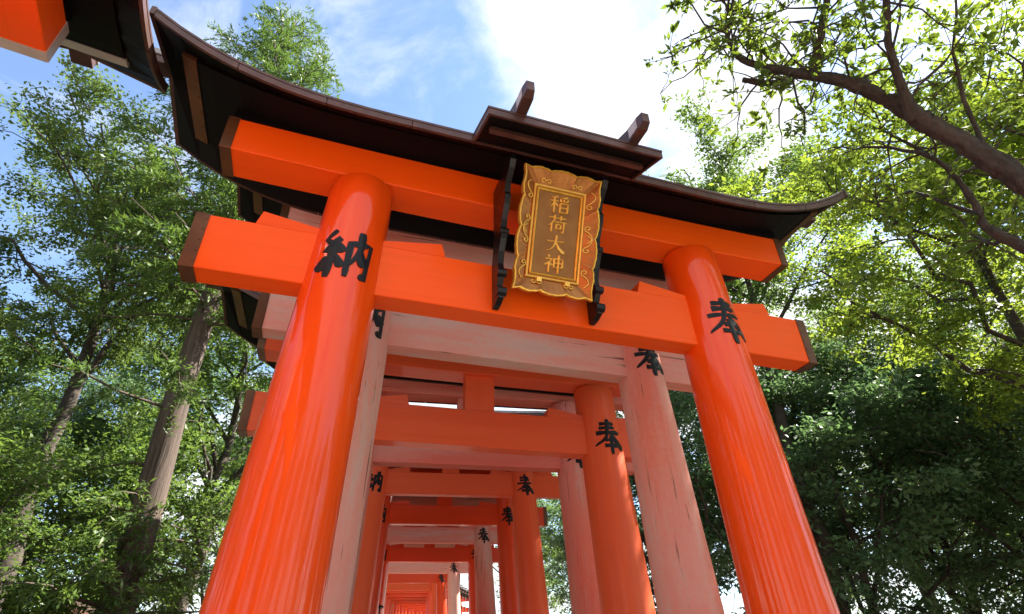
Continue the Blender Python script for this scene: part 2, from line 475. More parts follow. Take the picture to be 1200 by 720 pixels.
def torii(loc, rz, s, H, style, label, front=False, nuki_half=2.46, detail=2, sleeve='cap brown', rise=0.0):
    """H: height of the underside of the tie beam above the ground; all other sizes scale with s"""
    root = empty('torii_gate', loc, rz)
    tag(root, label, 'torii gate')
    M = lambda a: MATS[style + ' ' + a]
    seg = 160 if detail > 1 else 48
    Z = lambda z: H + z * s

    # pillars ---------------------------------------------------
    for sg in (-1, 1):
        mb = MB()
        tp = 0.955 + rise / s
        zs = [-H / s] + [z for z in frange(-3.6, 0.93 + rise / s, 24) if z > -H / s + 0.1] + [tp]
        rings = []
        for z in zs:
            r = (0.248 - 0.0169 * z) * s
            if z > tp - .01:
                r -= 0.012 * s
            cx = sg * (1.5 - LEAN * z) * s
            rings.append([(cx + r * math.sin(2 * math.pi * k / seg), -r * math.cos(2 * math.pi * k / seg), Z(z)) for k in range(seg)])
        mb.loft(rings, True, True)
        pl = mb.build('pillar', M('z'), root)

        def on_pillar(u, v, h, sg=sg):
            z = 0.19 + (v - 0.5) * 0.39
            r = (0.248 - 0.0169 * z) * s
            ph = (u - 0.5) * 0.35 * s / r
            rr = r + (h + 0.0005) * (1 if detail > 1 else 1.0)
            return (sg * (1.5 - LEAN * z) * s + rr * math.sin(ph), -rr * math.cos(ph), Z(z))
        if detail:
            glyph_on(on_pillar, 'dedicate_left' if sg < 0 else 'dedicate_right', 0.130, 0.004, rj=random.Random(int(loc[1] * 100) + sg * 7)).build('painted_character', MATS['ink'], pl)
        # black foot band and footing stone
        mb = MB()
        rings = []
        for z, dr in ((-H / s - 0.02, 0.012), (-H / s + 0.42, 0.012), (-H / s + 0.44, 0.002)):
            r = (0.248 - 0.0169 * z + dr) * s
            cx = sg * (1.5 - LEAN * z) * s
            rings.append([(cx + r * math.sin(2 * math.pi * k / 32), -r * math.cos(2 * math.pi * k / 32), Z(z)) for k in range(32)])
        mb.loft(rings, True, True)
        mb.build('foot_band', MATS['black lacquer'], pl)
        mb = MB()
        cx = sg * (1.5 + LEAN * H / s) * s
        rings = [[(cx + r * s * math.sin(2 * math.pi * k / 24), -r * s * math.cos(2 * math.pi * k / 24), z) for k in range(24)] for z, r in ((-0.35, 0.46), (0.05, 0.46), (0.10, 0.42))]
        mb.loft(rings, True, False)
        mb.build('footing_stone', MATS['stone'], root)

    # tie beam (nuki) with metal end sleeves ---------------------
    nh = nuki_half
    mb = MB()
    beam(mb, [-nh * s + 0.01, nh * s - 0.01], chamfer(-.093 * s, .093 * s, H, Z(.423), .006))
    mb.build('tie_beam', M('x'), root)
    for sg in (-1, 1):
        mb = MB()
        a, b = sg * (nh - 0.085) * s, sg * nh * s
        beam(mb, sorted((a, b)), chamfer(-.099 * s, .099 * s, H - .006 * s, Z(.429), .005))
        if detail > 1:
            for k in range(5):
                zz_ = Z(0.04 + k * 0.085)
                xx = sg * (nh - 0.07) * s
                mb.box(xx - .006, xx + .006, -.103 * s, -.097 * s, zz_ - .006, zz_ + .006)
        mb.build('end_sleeve', MATS[sleeve], root)
    # wedges
    for sg in (-1, 1):
        for (xo, zo, xi, zi) in ((2.10, .535, 1.66, .468), (0.80, .535, 1.27, .468)):
            if detail == 0:
                continue
            mb = MB()
            xa, xb = sorted((sg * xo * s, sg * xi * s))
            za, zb = (zo, zi) if (sg * xo < sg * xi) else (zi, zo)
            d = 0.03 * s
            sec = []
            tipx = sg * xo * s
            v = []
            for y in (-.090 * s, .090 * s):
                v += [(xa, y, Z(.4225)), (xb, y, Z(.4225)), (xb - (d if abs(xb - tipx) < 1e-6 else 0), y, Z(zb)), (xa + (d if abs(xa - tipx) < 1e-6 else 0), y, Z(za))]
            mb.add(v, [(0, 1, 2, 3), (7, 6, 5, 4), (0, 4, 5, 1), (1, 5, 6, 2), (2, 6, 7, 3), (3, 7, 4, 0)])
            mb.build('wedge', M('x'), root)
    # strut between tie beam and lintel
    mb = MB()
    mb.box(-.17 * s, .17 * s, -.075 * s, .075 * s, Z(.4235), Z(.975) + rise)
    mb.build('strut', M('z'), root)

    # lintel (shimaki) -------------------------------------------
    Z = lambda z: H + rise + z * s
    Ls = 2.455
    up = lambda x: 0.035 * s * (abs(x) / (Ls * s)) ** 2.5
    mb = MB()
    beam(mb, frange(-Ls * s + .01, Ls * s - .01, 17), chamfer(-.147 * s, .147 * s, Z(.968), Z(1.275), .007), up)
    mb.build('lintel', M('x'), root)
    for sg in (-1, 1):
        mb = MB()
        a, b = sorted((sg * (Ls - 0.075) * s, sg * Ls * s))
        beam(mb, [a, b], chamfer(-.153 * s, .153 * s, Z(.962), Z(1.281), .005), up)
        mb.build('end_sleeve', MATS[sleeve], root)

    # top beam (kasagi) -------------------------------------------
    if detail:
        mb = MB()
        beam(mb, frange(-2.43 * s, 2.43 * s, 15), [(-.135 * s, Z(1.2765)), (.135 * s, Z(1.2765)), (.135 * s, Z(1.42)), (-.135 * s, Z(1.42))], up)
        mb.build('spacer_beam', MATS['black lacquer'], root)
    ev = lambda x: (eave(x / s) - 1.215) * s
    rz_ = lambda x: Z(1.70 + .115 * (abs(x) / (2.98 * s)) ** 2)      # the ridge runs straighter than the eaves
    KL = 2.80
    kz = lambda x: ev(x) * 0.70
    nx = 29 if detail > 1 else 15
    mb = MB()
    rings = []
    for x in frange(-KL * s + .01, KL * s - .01, nx):
        b_, t_ = Z(1.30) + kz(x), rz_(x) - .12 * s
        sh = max(b_ + .004, min(b_ + .06 * s, Z(1.155) + ev(x) + (rz_(x) - Z(1.215) - ev(x)) * .33))
        rings.append([(x, y, z) for y, z in ((-.385 * s, b_), (.385 * s, b_), (.385 * s, sh), (.02 * s, max(t_, sh)), (-.02 * s, max(t_, sh)), (-.385 * s, sh))])
    mb.loft(rings)
    mb.build('top_beam', MATS['black lacquer'], root)
    for sg in (-1, 1):
        mb = MB()
        a, b = sorted((sg * (KL - 0.10) * s, sg * KL * s))
        sec2 = [(-.391 * s, Z(1.294)), (.391 * s, Z(1.294)), (.391 * s, Z(1.335)), (-.391 * s, Z(1.335))]
        beam(mb, [a, (a + b) / 2, b], sec2, kz)
        if detail > 1:
            for k in range(6):
                yy = (-.36 + k * .144) * s
                xx = sg * (KL - .085) * s
                z0 = Z(1.288) + kz(xx)
                mb.box(xx - .006, xx + .006, yy - .006, yy + .006, z0, z0 + .02)
        mb.build('end_sleeve', MATS[sleeve], root)

    # roof -------------------------------------------------------
    RL = 2.965
    xs = frange(-RL * s, RL * s, nx + 4)

    def slope_slab(sg, yo, e0, e1, r0_, r1_, xs_):
        rings = []
        for x in xs_:
            E_, R0 = Z(1.215) + ev(x), rz_(x)
            sec = [(x, 0, R0 + r1_ * s), (x, sg * yo * s, E_ + e1 * s), (x, sg * yo * s, E_ + e0 * s), (x, 0, R0 + r0_ * s)]
            rings.append(sec[::-1] if sg > 0 else sec)
        m_ = MB()
        m_.loft(rings)
        return m_
    for sg in (-1, 1):
        slope_slab(sg, .572, -.066, -.023, -.07, -.030, xs).build('roof_boarding', MATS['black lacquer'], root)
        slope_slab(sg, .60, -.0185, .004, -.026, 0.0, xs).build('roof_sheet', MATS['copper brown'], root)
        # eave boards in lengths
        nseg = 10 if detail > 1 else 1
        cuts = frange(-RL * s, RL * s, nseg + 1)
        for i in range(nseg):
            mb = MB()
            y0, y1 = sorted((sg * .575 * s, sg * .597 * s))
            g = 0.0025 if nseg > 1 else 0
            beam(mb, frange(cuts[i] + g, cuts[i + 1] - g, 7 if nseg > 1 else nx), [(y0, Z(1.215 - .074)), (y1, Z(1.215 - .074)), (y1, Z(1.215 - .0205)), (y0, Z(1.215 - .0205))], ev)
            mb.build('eave_board', MATS['copper brown'], root)
    # gable boards
    for sg in (-1, 1):
        mb = MB()
        x0, x1 = sorted((sg * (RL - .004) * s, sg * (RL + .028) * s))
        e, rt = Z(1.215) + ev(RL * s), rz_(RL * s)
        prof = [(-.603 * s, e + .008 * s), (-.603 * s, e - .07 * s), (0, rt - .07 * s), (.603 * s, e - .07 * s), (.603 * s, e + .008 * s), (0, rt + .008 * s)]
        a = [(x0, y, z) for y, z in prof]
        b = [(x1, y, z) for y, z in prof]
        mb.add(a + b, [(0, 1, 2, 5), (2, 3, 4, 5), (11, 8, 7, 6), (11, 10, 9, 8)] + [(i, i + 6, (i + 1) % 6 + 6, (i + 1) % 6) for i in range(6)])
        mb.build('gable_board', MATS['copper brown'], root)
    # ridge
    mb = MB()
    rzo = lambda x: rz_(x) - Z(1.70)
    beam(mb, frange(-3.17 * s, 3.17 * s, nx), chamfer(-.07 * s, .07 * s, Z(1.70 - .025), Z(1.70 + .05), .006), rzo)
    rd = mb.build('ridge_beam', MATS['copper brown'], root)
    if detail:
        mb = MB()
        beam(mb, frange(-3.19 * s, 3.19 * s, nx), chamfer(-.08 * s, .08 * s, Z(1.70 + .052), Z(1.70 + .115), .006), rzo)
        mb.build('ridge_cap', MATS['grey metal'], rd)
    return root


G = 3.76
gate = torii((0, 0, 0), 0, 1.0, G, 'vermilion lacquer', 'glossy vermilion torii gate carrying a gilded name plaque under a small roof', front=True)

# small roof, brackets over the plaque (parts of the front gate)
XC = -0.075
mb = MB()
v = []
for x in (XC - .645, XC + .645):
    v += [(x, -.57, G + 1.190), (x, -.985, G + 1.020), (x, -.985, G + .992), (x, -.57, G + 1.162)]
mb.add(v, [(0, 1, 2, 3), (7, 6, 5, 4), (0, 4, 5, 1), (1, 5, 6, 2), (2, 6, 7, 3), (3, 7, 4, 0)])
canopy = mb.build('plaque_canopy', MATS['black lacquer'], gate)
mb = MB()
v = []
for x in (XC - .665, XC + .665):
    v += [(x, -.55, G + 1.225), (x, -1.005, G + 1.040), (x, -1.005, G + 1.0215), (x, -.55, G + 1.2025)]
mb.add(v, [(0, 1, 2, 3), (7, 6, 5, 4), (0, 4, 5, 1), (1, 5, 6, 2), (2, 6, 7, 3), (3, 7, 4, 0)])
mb.build('roof_sheet', MATS['copper brown'], canopy)
mb = MB()
mb.box(XC - .655, XC + .655, -1.002, -.986, G + .965, G + 1.019)
mb.build('eave_board', MATS['copper brown'], canopy)
mb = MB()
v = []
for x in (XC - .60, XC + .60):
    v += [(x, -.80, G + 1.0655), (x, -.84, G + 1.0495), (x, -.84, G + 1.015), (x, -.80, G + 1.015)]
mb.add(v, [(0, 1, 2, 3), (7, 6, 5, 4), (0, 4, 5, 1), (1, 5, 6, 2), (2, 6, 7, 3), (3, 7, 4, 0)])
mb.build('batten', MATS['copper brown'], canopy)
for sg in (-1, 1):
    mb = MB()
    x0, x1 = sorted((XC + sg * .646, XC + sg * .662))
    v = []
    for x in (x0, x1):
        v += [(x, -.57, G + 1.193), (x, -1.0, G + 1.020), (x, -1.0, G + .965), (x, -.57, G + 1.138)]
    mb.add(v, [(0, 1, 2, 3), (7, 6, 5, 4), (0, 4, 5, 1), (1, 5, 6, 2), (2, 6, 7, 3), (3, 7, 4, 0)])
    mb.build('gable_board', MATS['copper brown'], canopy)
for x in (XC - .43, XC + .43):
    mb = MB()
    mb.loft([[(x + dx * wd_, y, G + zb + dz * wd_) for dx, dz in ((-.038, 0), (.038, 0), (.038, .12), (-.038, .12))] for y, zb, wd_ in ((-.62, 1.1995, .9), (-1.003, 1.0435, 1.0), (-1.14, 1.035, .95), (-1.195, 1.055, .72))])
    hb = mb.build('forked_finial', MATS['copper brown'], canopy)
    mb = MB()
    mb.loft([[(x - .0405, y, G + zb + dz) for dz in (.014, .106)] + [(x - .0385, y, G + zb + dz) for dz in (.106, .014)] for y, zb in ((-1.02, 1.043), (-1.13, 1.037))])
    mb.build('sky_sheen_plate', MATS['sky-lit metal'], hb)  # added plate, its pale colour stands for sky reflected on the left face

# wavy side brackets
prof_front = [(.02, -.17), (.04, -.245), (.085, -.27), (.11, -.235), (.15, -.215), (.20, -.255), (.235, -.285), (.27, -.26), (.33, -.25), (.42, -.28), (.50, -.335), (.56, -.355), (.60, -.34),
              (.66, -.36), (.75, -.43), (.82, -.46), (.86, -.44), (.93, -.47), (1.0, -.56), (1.05, -.60), (1.10, -.60)]
for x in (-.425, .335):
    mb = MB()
    poly = [(y, z) for z, y in prof_front] + [(-.16, 1.10), (-.16, .98), (-.155, .6), (-.105, .40), (-.105, .02)]
    a = [(x - .022, y, G + z) for y, z in poly]
    b = [(x + .022, y, G + z) for y, z in poly]
    k = len(poly)
    mb.add(a + b, [tuple(range(k)), tuple(range(k, 2 * k))[::-1]] + [(i, i + k, (i + 1) % k + k, (i + 1) % k) for i in range(k)])
    br_ = mb.build('bracket', MATS['black gloss'], gate)
    for zc, yc, rr in ((.085, -.25, .035), (.235, -.265, .03), (.56, -.335, .03)):
        mb = MB()
        mb.tube([(x - .034, yc, G + zc), (x + .034, yc, G + zc)], rr, 14, False)
        mb.build('scroll_boss', MATS['black gloss'], br_)

# ------------------------------------------------------------------ plaque (a thing of its own, hung on the gate)
pb = Vector((-.046, -.2296, G + .135))
ptv = Vector((-.046, -.6005, G + .985))
ax_v = (ptv - pb)
PH = ax_v.length
ax_v.normalize()
ax_u = Vector((1, 0, 0))
ax_n = ax_u.cross(ax_v).normalized()           # towards the viewer
if ax_n.y > 0:
    ax_n = -ax_n
PW = 0.61
plaque = empty('name_plaque', pb)
tag(plaque, 'gilded shrine plaque with scalloped border and four raised golden characters hung on the front gate', 'plaque')


def pp(u, v, h=0.0):
    """u -.5...5 across, v 0..1 up, h out of the face; relative to the plaque's base"""
    return tuple(ax_u * (u * PW) + ax_v * (v * PH) + ax_n * h)


def pm(xm, ym, h=0.0):
    return tuple(ax_u * xm + ax_v * ym + ax_n * h)


fw, fh, fc = 0.198, 0.345, PH * 0.5


def rect_pt(hw, hh, side, t):
    cs = [(-hw, -hh), (hw, -hh), (hw, hh), (-hw, hh)]
    a, b = cs[side], cs[(side + 1) % 4]
    return (a[0] + (b[0] - a[0]) * t, fc + a[1] + (b[1] - a[1]) * t)


def outline_pt(side, t):
    """edge of the flaring border: pointed corners, a broad cusped wave and a fine nibbled edge"""
    nrm = [(0, -1), (1, 0), (0, 1), (-1, 0)][side]
    lobes = 4 if side % 2 else 3
    wave = abs(math.sin(math.pi * lobes * t)) ** 0.75 * (0.012 + 0.009 * math.sin(math.pi * t)) - .009 * math.sin(math.pi * min(1, t * 6, (1 - t) * 6)) - .016
    nib = .003 * abs(math.sin(math.pi * lobes * 4 * t))
    x, y = rect_pt(PW / 2, PH / 2, side, t)
    ed = min(1.0, t * 12, (1 - t) * 12)
    return (x + nrm[0] * (wave + nib) * ed, y + nrm[1] * (wave + nib) * ed)


HR = .062                                        # how far the border flares forward
NT = 48
ol, rim_o = [], []
for side in range(4):
    pts_o = [outline_pt(side, i / NT) for i in range(NT + 1)]
    pts_i = [rect_pt(fw, fh, side, i / NT) for i in range(NT + 1)]
    ol += pts_o[:-1]
    mb = MB()
    rings = []
    for (xo, yo), (xi, yi) in zip(pts_o, pts_i):
        rings.append([pm(xi, yi, .004), pm(xo, yo, HR), pm(xo, yo, HR - .016), pm(xi, yi, -.012)])
    mb.loft(rings)
    mb.build('flared_board', MATS['plaque red'], plaque)
sc_ = lambda f: [(x * f, (y - fc) * (1 + (f - 1) * .72) + fc) for x, y in ol]
mb = MB()
mb.loft([[pm(x, y, h) for x, y in sc_(f)] for f, h in ((.972, HR - .004), (.982, HR + .007), (1.012, HR + .006), (1.020, HR - .004), (1.016, HR - .040), (.985, HR - .042))], True, False, caps=False)
mb.build('gilded_rim', MATS['gold'], plaque)
mb = MB()
mb.loft([[pm(x, y, h) for x, y in ((-fw, fc - fh), (fw, fc - fh), (fw, fc + fh), (-fw, fc + fh))] for h in (-.03, .003)])
mb.build('back_board', MATS['plaque red'], plaque)


def rect(hw, hh):
    return [(-hw, fc - hh), (hw, fc - hh), (hw, fc + hh), (-hw, fc + hh)]


for nm_, a_ in (('moulding', .010), ('moulding', -.016)):
    mb = MB()
    mb.loft([[pm(x, y, h) for x, y in rect(fw + a, fh + a)] for a, h in ((a_, .0035), (a_, .020), (a_ - .006, .025), (a_ - .014, .020), (a_ - .018, .0035))], True, False, caps=False)
    mb.build(nm_, MATS['bright gold' if a_ > 0 else 'gold'], plaque)
mb = MB()
mb.loft([[pm(x, y, h) for x, y in rect(fw - .035, fh - .035)] for h in (.0034, .010)])
panel = mb.build('panel', MATS['plaque panel'], plaque)
for i, nm in enumerate(('rice', 'burden', 'great', 'spirit')):
    sz = .135
    cy = fc + fh - .035 - .082 - i * .152
    glyph_on(lambda u, v, h: pm((u - .5) * sz * 1.12, cy + (v - .5) * sz, .0102 + h), nm, 0.082, 0.012, 0.0005).build('raised_character', MATS['bright gold'], panel)
# scrolls on the border


def flare_h(x, y):
    d = max((abs(x) - fw) / (PW / 2 - .016 - fw), (abs(y - fc) - fh) / (PH / 2 - .016 - fh))
    return .004 + (HR - .004) * max(0.0, min(1.0, d)) + .004


def scroll(cx, cy, r, turn, start, flip):
    pts = []
    for i in range(22):
        t = i / 21
        a = start + flip * turn * t
        rr = r * (1 - 0.82 * t)
        x_, y_ = cx + rr * math.cos(a), cy + rr * math.sin(a)
        pts.append(pm(x_, y_, flare_h(x_, y_)))
    return pts


for sg in (-1, 1):
    for j in range(4):
        cy = fc - .26 + j * .17
        fl = 1 if j % 2 else -1
        mb = MB()
        mb.tube(scroll(sg * (fw + .042), cy, .026, 7.0, math.pi / 2 * fl, sg * fl), .0045, 6)
        q = [(sg * (fw + .042), cy + .026 * fl), (sg * (fw + .066), cy + .055 * fl), (sg * (fw + .072), cy + .085 * fl), (sg * (fw + .045), cy + .115 * fl)]
        mb.tube([pm(x_, y_, flare_h(x_, y_)) for x_, y_ in catmull(q, 4)], .0042, 6)
        mb.build('scroll', MATS['bright gold'], plaque)
for sy in (-1, 1):
    for j in range(2):
        fl = 1 if j else -1
        cx, cy = fl * .125, fc + sy * (fh + .036)
        for d_ in (-1, 1):
            mb = MB()
            mb.tube(scroll(cx + d_ * .024, cy, .020, 6.5, math.pi if d_ > 0 else 0, -d_ * sy), .0042, 6)
            mb.build('scroll', MATS['bright gold'], plaque)
for x in (-.11, .11):
    mb = MB()
    mb.box(x - .018, x + .018, -.02, .0, -.012, .0)
    mb = MB()
    y_ = fc - fh - .022
    mb.loft([[pm(x + a * .018, y_ + b * .016, h) for a, b in ((-1, -1), (1, -1), (1, 1), (-1, 1))] for h in (.012, .05)])
    mb.build('clasp', MATS['bright gold'], plaque)
# hanging irons join the board to the gate
for x in (-.2, .2):
    for a_, b_ in ((pm(x * .8, PH * .88, -.03), (x * .8, .12, PH * .86)), (pm(x * .8, PH * .12, -.03), (x * .8, .145, PH * .12))):
        mb = MB()
        mb.tube([a_, b_], .012, 8)
        mb.build('hanging_iron', MATS['black gloss'], plaque)

# ------------------------------------------------------------------ the row of gates behind
def ground_z(x, y):
    t = max(0.0, y - 0.6)
    return 0.055 * t if t < 60 else 3.3 + 0.055 * (t - 60)


gates = [  # Y, x of right pillar, half spacing, tie beam underside (rel. front gate), heading, style, label
    (1.54, 1.76, 1.50, .47, 0, 'faded pink', 'weathered pale pink torii gate standing right behind the plaque gate'),
    (3.20, 2.07, 1.68, .17, 2.5, 'vermilion paint', 'orange torii with a wide bare strut over its tie beam, third gate of the row'),
    (5.00, 2.50, 1.74, .55, 7, 'dull rose', 'dusky pink torii gate, fourth of the row counted from the plaque gate'),
    (6.70, 2.22, 1.36, .54, 8.5, 'vermilion paint', 'light orange torii with bold black characters, fifth gate of the row'),
    (8.10, 2.35, 1.28, .33, 8.5, 'deep red paint', 'deep red orange torii gate, sixth of the row from the plaque gate'),
    (10.0, 2.38, 1.18, .33, 8.5, 'dull rose', 'narrow dull rose torii gate, seventh of the row from the plaque gate'),
    (11.2, 2.55, 1.14, .12, 8.5, 'deep red paint', 'narrow red torii gate, eighth of the row from the plaque gate'),
    (14.5, 2.78, 1.02, .32, 8.5, 'faded pink', 'narrow pale pink torii gate far down the tunnel, ninth of the row'),
    (18.0, 3.18, 1.02, .49, 8, 'deep red paint', 'small red torii gate far down the tunnel, tenth of the row'),
    (20.6, 3.50, 1.02, .54, 7.5, 'vermilion paint', 'small bright orange torii gate deep in the tunnel, eleventh of the row'),
]
ORD = ('twelfth', 'thirteenth', 'fourteenth', 'fifteenth', 'sixteenth', 'seventeenth', 'eighteenth', 'nineteenth', 'twentieth',
       'twenty-first', 'twenty-second', 'twenty-third', 'twenty-fourth', 'twenty-fifth', 'twenty-sixth', 'twenty-seventh', 'twenty-eighth', 'twenty-ninth')
for i, o_ in enumerate(ORD):
    Y = 21.7 + i * 1.1
    d_ = Y - 20.6
    gates.append((Y, 3.50 + d_ * .122 + .009 * d_ * d_, 1.0, .54 + d_ * .045, 7 + d_ * 1.1, ('vermilion paint', 'deep red paint')[i % 2], 'tiny ' + ('orange', 'red')[i % 2] + ' torii gate deep in the tunnel, ' + o_ + ' of the row'))
for i, (Y, xr, half, nz, hd, style, label) in enumerate(gates):
    t = RAD(hd)
    s = half / 1.5
    # (xr, Y) is the right pillar; the gate's own centre lies half a spacing to its left
    cx, cy = xr - half * math.cos(t), Y + half * math.sin(t)
    gz = ground_z(cx, cy)
    g_ = torii((cx, cy, gz), -t, s, G + nz - gz, style, label, detail=2 if i < 5 else (1 if i < 9 else 0), rise={0: .125, 1: -.13}.get(i, 0.0))
    g_['group'] = 'gates of the tunnel'
gate['group'] = 'gates of the tunnel'

# the gate of the crossing path, its end reaching in overhead
ang = RAD(9)
ax_ = Vector((-math.sin(ang), math.cos(ang), 0))
px_ = Vector((math.cos(ang), math.sin(ang), 0))
end = Vector((-3.34, -.58, 0))
cen = end - ax_ * 2.455 - px_ * .147
side_gate = torii((cen.x, cen.y, 0), math.pi / 2 + ang, 1.0, G - .05, 'vermilion lacquer', 'vermilion torii of the crossing path, its roof end reaching over from the side', nuki_half=2.02, sleeve='sky-lit metal')  # end sleeves whitened to carry the sky light falling on them

# ------------------------------------------------------------------ ground
def grid_mesh(name, xs, ys, zf):
    v = [(x, y, zf(x, y)) for y in ys for x in xs]
    nxg = len(xs)
    f = [(j * nxg + i, j * nxg + i + 1, (j + 1) * nxg + i + 1, (j + 1) * nxg + i) for j in range(len(ys) - 1) for i in range(nxg - 1)]
    me = bpy.data.meshes.new(name)
    me.from_pydata(v, [], f)
    me.polygons.foreach_set('use_smooth', [True] * len(f))
    return me


gx = [-1500, -400, -120] + frange(-60, 60, 61) + [120, 400, 1500]
gy = [-1500, -400, -120] + frange(-60, 80, 71) + [140, 400, 1500]
ground = mobj('ground', grid_mesh('ground', gx, gy, lambda x, y: ground_z(x, min(y, 90)) - .02 + .06 * math.sin(x * .7 + y * .3) * math.sin(y * .5) * (1 if abs(x - 1.5) > 4 else 0)), MATS['ground'])
tag(ground, 'earth floor of the shrine wood', kind='structure')
path = mobj('path', grid_mesh('path', frange(-1, 1, 5), frange(-14, 40, 55), lambda x, y: 0), MATS['paving'])
for v_ in path.data.vertices:
    y = v_.co.y
    c_ = 0.3 + .115 * (y - 1.54) if y > 0 else 0.12
    v_.co.x = c_ + v_.co.x * (1.15 if y > 0 else 4.2)
    v_.co.z = ground_z(0, y) + .075
tag(path, 'stone paved path running through the gates', kind='structure')

# ------------------------------------------------------------------ trees
def leaf_mesh(name, C, D, L, W, rng, fold=0.18):
    """C (n,3) leaf bases, D (n,3) directions, L, W (n,) sizes; one kite-shaped folded leaf each"""
    n_ = len(C)
    D = D / (np.linalg.norm(D, axis=1, keepdims=True) + 1e-9)
    R_ = rng.normal(size=(n_, 3))
    R_[:, 2] *= 0.35
    S = np.cross(D, np.cross(R_, D) * 0 + rng.normal(size=(n_, 3)) * np.array([.55, .55, 1.3]))
    S /= (np.linalg.norm(S, axis=1, keepdims=True) + 1e-9)
    Nn = np.cross(D, S)
    L = L[:, None]
    W = W[:, None]
    a = C
    b = C + D * L * .48 + S * W * .5 + Nn * W * fold
    t = C + D * L - Nn * L * .08
    d = C + D * L * .48 - S * W * .5 + Nn * W * fold
    V = np.stack([a, b, t, d], 1).reshape(-1, 3).astype(np.float32)
    me = bpy.data.meshes.new(name)
    me.vertices.add(4 * n_)
    me.vertices.foreach_set('co', V.ravel())
    me.loops.add(4 * n_)
    me.loops.foreach_set('vertex_index', np.arange(4 * n_, dtype=np.int32))
    me.polygons.add(n_)
    me.polygons.foreach_set('loop_start', np.arange(0, 4 * n_, 4, dtype=np.int32))
    me.polygons.foreach_set('loop_total', np.full(n_, 4, dtype=np.int32))
    me.update(calc_edges=True)
    return me


def bent(a, b, sag, rng, k=6, wob=0.06):
    a, b = np.array(a, float), np.array(b, float)
    ln = np.linalg.norm(b - a)
    mid = (a + b) / 2 + np.array([0, 0, sag * ln]) + rng.normal(size=3) * wob * ln
    ts = np.linspace(0, 1, k)[:, None]
    P = (1 - ts) ** 2 * a + 2 * ts * (1 - ts) * mid + ts ** 2 * b
    P[1:-1] += rng.normal(size=(k - 2, 3)) * wob * 0.25 * ln
    return P


def broadleaf(seed, height, r0, crown_c, crown_r, n_limb, n_sub, n_twig, per, leaf, spread, lean=(0, 0), fork=0.45, flat=0.45, extra_paths=()):
    """returns (trunk mesh, crown mesh). crown_c / crown_r: ellipsoid relative to the base"""
    rng = np.random.default_rng(seed)
    mb = MB()
    top = np.array([crown_c[0] * .6 + lean[0], crown_c[1] * .6 + lean[1], height * .86])
    trunk = bent((0, 0, -.3), top, 0, rng, 9, .03)
    tr = [r0 * (1.25 if i == 0 else 1) * (1 - .85 * i / 8) for i in range(9)]
    mb.tube(trunk, tr, 12)
    tips = []
    dirs = []
    cc, cr_ = np.array(crown_c), np.array(crown_r)

    def trunk_at(t):
        f = t * 8
        i = min(int(f), 7)
        return trunk[i] + (trunk[i + 1] - trunk[i]) * (f - i), tr[i] + (tr[i + 1] - tr[i]) * (f - i)
    for i in range(n_limb):
        t = fork + (.97 - fork) * (i / max(1, n_limb - 1)) ** .9
        p0, rr = trunk_at(t)
        th = i * 2.399 + rng.uniform(-.4, .4)
        el = -0.45 + 1.35 * (i / max(1, n_limb - 1)) + rng.uniform(-.2, .2)
        d = np.array([math.cos(th) * math.cos(el), math.sin(th) * math.cos(el), math.sin(el)])
        p1 = cc + cr_ * d * rng.uniform(.62, .92)
        limb = bent(p0, p1, .10, rng, 8, .10)
        lr = np.linspace(rr * .55, .018, 8)
        mb.tube(limb, lr, 7)
        for j in range(n_sub):
            u = .35 + .65 * (j + rng.uniform()) / n_sub
            q0 = limb[min(7, int(u * 7))]
            d2 = rng.normal(size=3) * np.array([1, 1, .6]) + (q0 - cc) / cr_ * .9
            d2 /= np.linalg.norm(d2)
            q1 = q0 + d2 * cr_ * rng.uniform(.22, .42)
            sub = bent(q0, q1, .05, rng, 5, .12)
            mb.tube(sub, np.linspace(max(.012, lr[min(7, int(u * 7))] * .5), .008, 5), 5)
            for k_ in range(n_twig):
                w0 = sub[1 + int(rng.uniform(0, 3.99))]
                d3 = rng.normal(size=3) * np.array([1, 1, .5]) + d2 * .6
                d3 /= np.linalg.norm(d3)
                w1 = w0 + d3 * spread * rng.uniform(.7, 1.6)
                mb.tube([w0, (w0 + w1) / 2 + rng.normal(size=3) * .05, w1], [.009, .007, .004], 4)
                tips.append(w1)
                dirs.append(d3)
                tips.append((w0 + w1) / 2)
                dirs.append(d3)
    tips, dirs = np.array(tips), np.array(dirs)
    # a few twigs bear little, most bear full clumps
    cnt = np.maximum(2, (per * rng.gamma(2.2, .45, len(tips)))).astype(int)
    idx = np.repeat(np.arange(len(tips)), cnt)
    n_ = len(idx)
    off = rng.normal(size=(n_, 3)) * spread * np.array([.55, .55, .55 * flat])
    C = tips[idx] + off
    D = dirs[idx] * .6 + rng.normal(size=(n_, 3)) * np.array([.9, .9, .45]) + np.array([0, 0, -.18])
    L = leaf[0] * rng.uniform(.45, 1.5, n_)
    return mb.mesh('trunk'), leaf_mesh('crown', C, D, L, L * leaf[1], rng)


